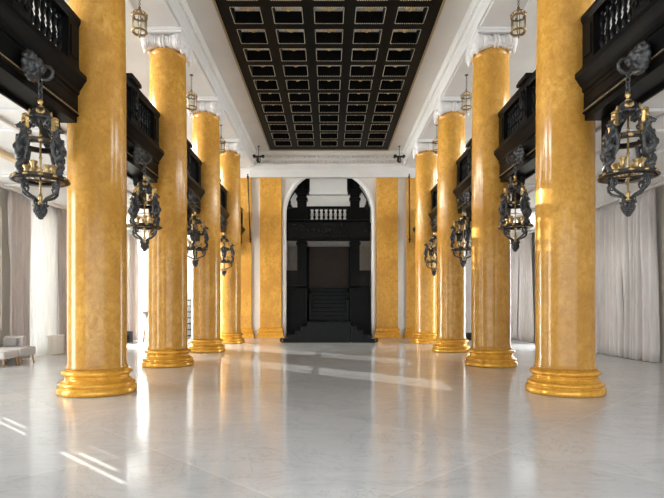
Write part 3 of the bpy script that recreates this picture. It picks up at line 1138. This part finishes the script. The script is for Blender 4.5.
# ------------------------------------------------------------------ portal in the arched opening
PYF = 26.42
portal = thing('carved_portal', 'tall black carved wooden portal with upper balustrade filling the arched opening', 'portal', (-.03, PYF, 0))
portal.scale = (1.02, 1, 1)
for s in (-1, 1):
    b = B()
    x0, x1 = sorted((s * 1.08, s * 1.55))
    add_box(b, x0, x1, 0, .34, 2.4, 6.95)
    xa, xb = sorted((s * 1.03, s * 1.6))
    add_box(b, xa, xb, -.04, .36, 2.4, 2.62, bev=.02)
    for z in (4.7, 6.95):
        add_box(b, xa, xb, -.04, .36, z, z + .14, bev=.02)
    xa, xb = sorted((s * .96, s * 1.62))
    add_box(b, xa, xb, -.04, .36, 7.28, 7.5, bev=.02)
    add_box(b, x0, x1, 0, .34, 7.0, 8.3)
    xa, xb = sorted((s * .93, s * 1.2))
    add_box(b, xa, xb, .0, .3, 7.45, 8.3)
    obj('post', b, 'black', portal)
    # spandrel filling between post and arch above the upper floor
    b = B()
    pts = []
    for i in range(14):
        x = 1.5 + (2.06 - 1.5) * i / 13
        pts.append((x, ARC_C + math.sqrt(max(0, 2.075 ** 2 - x * x))))
    low = [(2.06, 6.55), (1.86, 6.85), (1.9, 7.02), (1.70, 7.36), (1.5, 7.4)]
    add_prism(b, [(s * p[0], p[1]) for p in (pts + low)], 'y', .05, .25)
    add_blob(b, (s * 1.93, .1, 6.62), (.13, .14, .16), 2, None, .05)
    obj('spandrel', b, 'carved', portal)
    # lower cladding beside the stairs
    b = B()
    x0, x1 = sorted((s * 1.06, s * 2.075))
    add_box(b, x0, x1, 0, 2.6, 0, 2.5)
    xa, xb = sorted((s * 1.02, s * 2.075))
    add_box(b, xa, xb, -.04, 2.6, 2.5, 2.6, bev=.015)
    for za, zb in ((.3, 1.1), (1.25, 2.35)):
        xa, xb = sorted((s * 1.2, s * 1.95))
        add_box(b, xa, xb, -.025, 0, za, zb, bev=.012)
    obj('dado', b, 'black', portal)
    # side balustrade above the dado
    b = B()
    x0, x1 = sorted((s * 1.55, s * 2.075))
    add_box(b, x0, x1, .02, .2, 2.6, 3.4)
    obj('side_panel', b, 'carved', portal)
# frieze and upper balcony floor
b = B()
add_box(b, -2.075, 2.075, -.05, .36, 5.02, 5.86)
add_prism(b, [(.0, 5.86), (-.08, 5.9), (-.08, 5.96), (.0, 5.98), (.3, 5.98), (.3, 5.86)], 'x', -2.07, 2.07)
add_prism(b, [(.0, 5.02), (-.05, 5.0), (-.05, 4.92), (.3, 4.92), (.3, 5.02)], 'x', -2.07, 2.07)
for s in (-1, 1):
    x0, x1 = sorted((s * 1.55, s * 2.075))
    add_box(b, x0, x1, .02, .28, 5.98, 6.6)
obj('frieze', b, 'black', portal)
b = B()
rnd = random.Random(3)
for i in range(34):
    x = rnd.uniform(-1.9, 1.9); z = rnd.uniform(5.15, 5.75)
    add_blob(b, (x, -.06, z), (rnd.uniform(.05, .11), .05, rnd.uniform(.04, .09)), 1, Matrix.Rotation(rnd.uniform(0, 3), 3, 'Y'))
add_blob(b, (0, -.08, 5.45), (.16, .1, .2), 2, None, .05)
add_box(b, -2.0, 2.0, -.065, -.045, 5.08, 5.8)
obj('relief_carving', b, 'carved', portal)
b = B(); add_ring(b, .24, .04, 0, 24, 8, Matrix.Translation((0, -.07, 5.45)) @ Matrix.Rotation(PI / 2, 4, 'X'))
obj('wreath', b, 'carved', portal)
for s in (-1, 1):
    for j in range(3):
        b = B()
        add_tube(b, [(s * (.4 + .25 * j) + q[0], -.075, 5.45 + q[1]) for q in spiral((0, 0), .12, .02, 0, s * 3.4 * PI, 20)], .022, 6)
        obj('carved_scroll', b, 'carved', portal)
b = B(); add_box(b, -1.1, 1.1, .02, .26, 6.53, 6.66, bev=.02)
add_box(b, -1.1, -.93, .04, .24, 5.98, 6.53); add_box(b, .93, 1.1, .04, .24, 5.98, 6.53)
obj('hand_rail', b, 'black', portal)
src = None
for i in range(9):
    x = -.93 + 1.86 * i / 8
    if src is None:
        bb = baluster_mesh()
        bmesh.ops.scale(bb, vec=(1.4, 1.4, .83), verts=bb.verts[:])
        src = obj('baluster', bb, 'black', portal, (x, .14, 5.98))
    else:
        d = src.copy(); C.objects.link(d); d.location = (x, .14, 5.98)
b = B(); add_box(b, -2.3, 2.3, .3, 3.1, 5.7, 5.86)
obj('upper_floor', b, 'black', portal)

# stair hall shell behind the portal
bm = B()
add_box(bm, -2.5, 2.5, 30.0, 30.2, 5.9, CEIL_Z)
hall = struct('wall_stair_back', bm, 'upperwall')
bm = B()
add_box(bm, -2.5, 2.5, 29.94, 30.0, 6.9, 6.96); add_box(bm, -2.5, 2.5, 29.92, 30.0, 8.0, 8.08)
obj('moulding', bm, 'upperwall', hall)
bm = B(); add_box(bm, -2.5, 2.5, 30.0, 30.2, 0, 5.9)
low_w = struct('wall_stair_lower', bm, 'greystone')
bm = B()
for s in (-1, 1):
    x0, x1 = sorted((s * 1.95, s * 2.25)); add_box(bm, x0, x1, 29.9, 30.0, 2.5, 5.6)
add_box(bm, -2.3, 2.3, 29.86, 30.0, 5.0, 5.5)
obj('stone_frame', bm, 'greystone', low_w)
bm = B()
add_box(bm, -1.14, 1.14, 29.9, 29.98, 2.4, 5.0)
door = struct('door_1', bm, 'brown')
bm = B()
for s in (-1, 1):
    x0, x1 = sorted((s * 1.14, s * 1.26)); add_box(bm, x0, x1, 29.84, 30.0, 2.4, 5.0)
obj('door_frame', bm, 'black', door)
for s in (-1, 1):
    bm = B()
    x0, x1 = sorted((s * 2.5, s * 2.7)); add_box(bm, x0, x1, END_Y + .4, 30.2, 0, CEIL_Z)
    struct('wall_stair_%s' % ('left' if s < 0 else 'right'), bm, 'upperwall')

# ------------------------------------------------------------------ staircase
LZ = .894
stair = thing('staircase', 'black staircase rising through the arched opening from a stepped landing', 'staircase', (0, 22.6, 0))
b = B(); add_box(b, -.95, .93, 0, 4.1, 0, LZ - .03)
obj('landing_block', b, 'stair', stair)
b = B(); add_box(b, -.98, .96, -.03, 4.1, LZ - .03, LZ, bev=.008)
obj('landing', b, 'stair', stair)
nst = 4
for s in (-1, 1):
    for j in range(nst):
        z1 = LZ * (nst - j) / (nst + 1)
        xa = .95 + .26 * j
        b = B()
        x0, x1 = sorted((s * xa, s * (xa + .26)))
        add_box(b, x0, x1, 0, 3.3, 0, z1 - .03)
        x0, x1 = sorted((s * xa, s * (xa + .29)))
        add_box(b, x0, x1, -.03, 3.3, z1 - .03, z1, bev=.008)
        obj('side_step', b, 'stair', stair)
    b = B()
    p = spiral((s * 2.02, .10), .10, .02, PI / 2, PI / 2 - s * 3 * PI, 20)
    add_tube(b, [(q[0], .02, q[1]) for q in p], .025, 6)
    obj('scroll_end', b, 'carved', stair)
rise, tread = .212, .30
for j in range(8):
    b = B()
    y0 = 4.1 + tread * j
    z1 = LZ + rise * (j + 1)
    add_box(b, -1.0, 1.0, y0, y0 + tread, z1 - rise - .0, z1 - .035)
    add_box(b, -1.0, 1.0, y0 - .03, y0 + tread, z1 - .035, z1, bev=.01)
    obj('step', b, 'stair', stair)
b = B(); add_box(b, -1.0, 1.0, 6.5, 7.24, LZ + rise * 7, LZ + rise * 8)
obj('top_landing', b, 'stair', stair)
for s in (-1, 1):
    b = B()
    x0, x1 = sorted((s * .88, s * 1.02))
    add_box(b, x0, x1, 4.14, 4.3, LZ, LZ + .95, bev=.01)
    add_box(b, x0 - .03, x1 + .03, 4.11, 4.33, LZ + .95, LZ + 1.02, bev=.01)
    obj('newel', b, 'stair', stair)

# ------------------------------------------------------------------ windows and curtains
def build_window(name, side, wy, hw, za, zb, n):
    b = B()
    X0, X1 = sorted((side * (WALL_X + .25), side * (WALL_X + .18)))
    for ya, yb in ((wy - hw, wy - hw + .09), (wy + hw - .09, wy + hw), (wy - .035, wy + .035)):
        add_box(b, X0, X1, ya, yb, za, zb)
    for z in (za, zb - .09):
        add_box(b, X0, X1, wy - hw, wy + hw, z, z + .09)
    for j in range(1, n + 1):
        z = za + (zb - za) * j / (n + 1)
        add_box(b, X0, X1, wy - hw, wy + hw, z - .025, z + .025)
    w = struct(name, b, 'frame')
    b = B()
    x0, x1 = sorted((side * (WALL_X + .222), side * (WALL_X + .214)))
    add_box(b, x0, x1, wy - hw, wy + hw, za, zb)
    obj('window_pane', b, 'glass', w)
for i, wy in enumerate(WIN_Y):
    build_window('window_%d' % (i + 1), -1, wy, WHW, .12, 4.55, 3)
    build_window('window_%d' % (i + 6), -1, wy, 1.5, 5.6, 8.7, 2)  # unseen upper opening, added to let the gallery fill in
    build_window('window_%d' % (i + 11), 1, wy, 1.5, 5.6, 8.7, 2)  # same added opening for the fill on the opposite gallery

build_window('window_16', 1, ADDED_WIN_Y, WHW, .12, 4.55, 3)  # added window hidden behind a column, lets the extra light in

def curtain_mesh(y0, y1, z0, z1, x, amp, wl, seed, slits=None, gather=0.0):
    """A hanging sheet of folds along y at plane x; gathered pleats at the top."""
    b = B()
    rr = random.Random(seed)
    n = max(12, int((y1 - y0) / wl * 10))
    m = 14 if not slits else 60
    ph = [rr.uniform(0, 6.28) for _ in range(3)]
    grid = []
    for j in range(m + 1):
        v = j / m
        z = z0 + (z1 - z0) * v
        row = []
        for i in range(n + 1):
            u = i / n
            y = y0 + (y1 - y0) * u
            k = 2 * PI / wl
            warp = .25 * wl * math.sin(k * .23 * y + ph[0]) + .06 * math.sin(3 * v + ph[1])
            a = amp * (1.05 - .35 * v + .25 * math.sin(k * .31 * y + ph[2] + v))
            dx = a * math.sin(k * (y + warp)) + .3 * a * math.sin(2.1 * k * (y + warp) + ph[1] + 2 * v)
            if v > .93:
                dx *= .5
            row.append(b.verts.new((x + dx, y + .25 * a * math.cos(k * (y + warp)), z)))
        grid.append(row)
    for j in range(m):
        for i in range(n):
            if slits and any(ya < (grid[j][i].co.y + grid[j][i + 1].co.y) / 2 < yb and za < (grid[j][i].co.z + grid[j + 1][i].co.z) / 2 < zb for ya, yb, za, zb in slits):
                continue
            f = b.faces.new((grid[j][i], grid[j][i + 1], grid[j + 1][i + 1], grid[j + 1][i])); f.smooth = True
    return b

def solid(o, th):
    md = o.modifiers.new('thickness', 'SOLIDIFY')
    md.thickness = th
    md.offset = 0
    return o

WDESC = ['fifth', 'fourth', 'third', 'second', 'first']
for i, wy in enumerate(WIN_Y):
    if i == 0:
        continue
    slits = None
    if i == 1:
        slits = [(11.18, 11.24, 1.72, 2.06), (11.18, 11.24, 2.40, 2.80), (11.33, 11.40, 1.76, 2.02), (11.33, 11.40, 2.44, 2.72), (11.62, 11.69, 2.42, 2.70), (11.95, 12.01, 2.42, 2.60)]
    if i == 3:
        slits = [(21.5, 21.57, .3, 4.3)]
    if i == 4:
        slits = [(24.3, 24.36, .3, 4.3)]
    o = obj('sheer_curtain', curtain_mesh(wy - (1.1 if i != 1 else 1.4), wy + (1.1 if i != 1 else .36), .02, 4.74, -8.99, .018 if i not in (1, 3, 4) else .003, .16, 40 + i, slits), 'voile' if i >= 3 else 'sheer')
    tag(o, 'sheer white curtain glowing over the window %s from the end wall' % WDESC[i], 'curtain', 'sheer white curtains')
    if i == 1:
        continue
    for j, (ya, yb, d) in enumerate(((wy - 1.88, wy - .9, 'end away from the staircase'), (wy + .66, min(wy + 1.6, END_Y - .12), 'end toward the staircase'))):
        o = obj('curtain', curtain_mesh(ya, yb, .015, 4.78, -8.86, .065, .22, 11 * i + j), 'curtainwarm')
        solid(o, .008)
        tag(o, 'mauve grey drape at bright window %s from the end wall, %s' % (WDESC[i], d), 'curtain', 'drapes on the bright window side')
    b = B(); add_tube(b, [(-8.9, wy - 1.75, 4.81), (-8.9, min(wy + 1.75, END_Y - .1), 4.81)], .015, 8)
    tag(obj('curtain_rail', b, 'frame'), 'thin rail above the sheer window %s from the end wall' % WDESC[i], 'curtain rail', 'curtain rails')
for k, c in enumerate((15.75, 20.08, 24.42)):
    for j in range(2):
        ya, yb = (c - 1.56, c - .02) if j == 0 else (c + .02, c + 1.56)
        if k == 1:
            ya, yb = (c - 1.7, c - 1.1) if j == 0 else (c + 1.1, c + 1.7)  # hidden pair parted so the added window light gets through
        o = obj('curtain', curtain_mesh(ya, yb, .015, 4.78, 8.9, .08, .25, 200 + 5 * k + j), 'curtain')
        solid(o, .008)
        tag(o, ('grey drape drawn aside, %s half of pair %s from the end wall' if k == 1 else 'closed grey floor-length curtain, %s half of pair %s from the end wall') % (('outer', 'inner')[j], ('third', 'second', 'first')[k]), 'curtain', 'closed grey curtains')
    b = B(); add_tube(b, [(8.88, c - 1.7, 4.81), (8.88, c + 1.7, 4.81)], .015, 8)
    tag(obj('curtain_rail', b, 'frame'), 'thin rail above the closed grey curtains %s from the end wall' % ('third', 'second', 'first')[k], 'curtain rail', 'curtain rails')

# ------------------------------------------------------------------ furniture and small things
def leg_mesh(h, r0, r1, dx=0, dy=0):
    b = B(); add_tube(b, [(dx, dy, 0), (0, 0, h)], [r1, r0], 10)
    return b
ch = thing('lounge_chair', 'low grey lounge chair with a loose cushion beside the sheer curtain', 'chair', (-8.48, 14.05, 0))
b = B(); add_box(b, -.42, .40, -.36, .36, .22, .45, bev=.04); obj('seat', b, 'uphol', ch)
b = B(); add_box(b, -.42, .12, .22, .38, .42, .74, bev=.05); obj('backrest', b, 'uphol', ch)
for x in (-.34, .34):
    for y in (-.28, .28):
        obj('leg', leg_mesh(.24, .026, .016, .03 * (1 if x > 0 else -1), .02 * (1 if y > 0 else -1)), 'oak', ch, (x, y, 0))
b = B(); add_box(b, -.19, .19, -.06, .06, 0, .24, bev=.05)
cu = tag(obj('cushion', b, 'uphol2', None, (-8.66, 14.19, .455)), 'darker grey cushion leaning on the low grey lounge chair', 'cushion')
cu.rotation_euler = (0, 0, 0)
ot = thing('ottoman', 'grey upholstered ottoman with wooden legs in front of the lounge chair', 'ottoman', (-8.5, 13.34, 0), .0)
b = B(); add_box(b, -.45, .40, -.32, .32, .21, .41, bev=.04); obj('seat', b, 'uphol', ot)
for x in (-.36, .34):
    for y in (-.26, .26):
        obj('leg', leg_mesh(.23, .028, .018, .02 * (1 if x > 0 else -1), .02 * (1 if y > 0 else -1)), 'oak', ot, (x, y, 0))

rc = thing('radiator_cover', 'pale slatted radiator cover standing before the sheer curtain', 'radiator', (-8.66, 16.55, 0))
b = B(); add_box(b, -.07, .07, -.36, .36, .04, .60); obj('case', b, 'wall', rc)
b = B(); add_box(b, -.09, .09, -.39, .39, .60, .64, bev=.008); obj('top', b, 'frame', rc)
b = B()
for i in range(16):
    y = -.32 + .0425 * i
    add_box(b, .07, .082, y - .01, y + .01, .1, .56)
obj('grille', b, 'frame', rc)

st = thing('tripod_stand', 'slim wooden stand with a taupe block top by the sheer curtain', 'stand', (-8.5, 24.3, 0))
b = B(); add_box(b, -.14, .14, -.14, .14, 1.2, 1.36, bev=.03); add_lathe(b, [(.05, 1.0), (.09, 1.2)], 10); obj('top', b, 'taupe', st)
for k in range(3):
    a = 2 * PI * k / 3 + .4
    b = B(); add_tube(b, [(.05 * math.cos(a), .05 * math.sin(a), 1.1), (.06 * math.cos(a), .06 * math.sin(a), .75), (.26 * math.cos(a), .26 * math.sin(a), .0)], .028, 8)
    obj('leg', b, 'oak', st)

rk = thing('storage_rack', 'tall black open rack against the end wall of the aisle', 'rack', (-7.0, 25.85, 0))
for x in (-.6, .6):
    for y in (-.2, .2):
        b = B(); add_box(b, x - .03, x + .03, y - .03, y + .03, 0, 1.95); obj('post', b, 'plastic', rk)
for i in range(7):
    b = B(); add_box(b, -.6, .6, -.22, .22, .12 + .29 * i, .17 + .29 * i); obj('shelf', b, 'plastic', rk)

def floor_box(label, loc, w, d, h):
    t = thing('floor_speaker', label, 'speaker', loc)
    b = B(); add_box(b, -w / 2, w / 2, -d / 2, d / 2, 0.02, h, bev=.015); obj('case', b, 'plastic', t)
    b = B()
    mt = Matrix.Translation((0, -d / 2, h * .5)) @ Matrix.Rotation(PI / 2, 4, 'X')
    add_lathe(b, [(w * .36, 0), (w * .36, .012), (w * .3, .014), (w * .2, .004), (0, .012)], 20, mt)
    obj('cone', b, 'carved', t)
    b = B()
    for x in (-1, 1):
        for y in (-1, 1):
            add_box(b, x * w * .38 - .02, x * w * .38 + .02, y * d * .38 - .02, y * d * .38 + .02, 0, .025)
    obj('feet', b, 'plastic', t)
floor_box('small black box on the floor beside the drape on the bright window side', (-8.62, 22.4, 0), .3, .3, .5)
floor_box('low black box in the aisle between two yellow columns on the closed curtain side', (6.45, 24.1, 0), .36, .3, .36)
floor_box('small black box at the foot of the closed grey curtains', (8.66, 17.6, 0), .26, .3, .34)
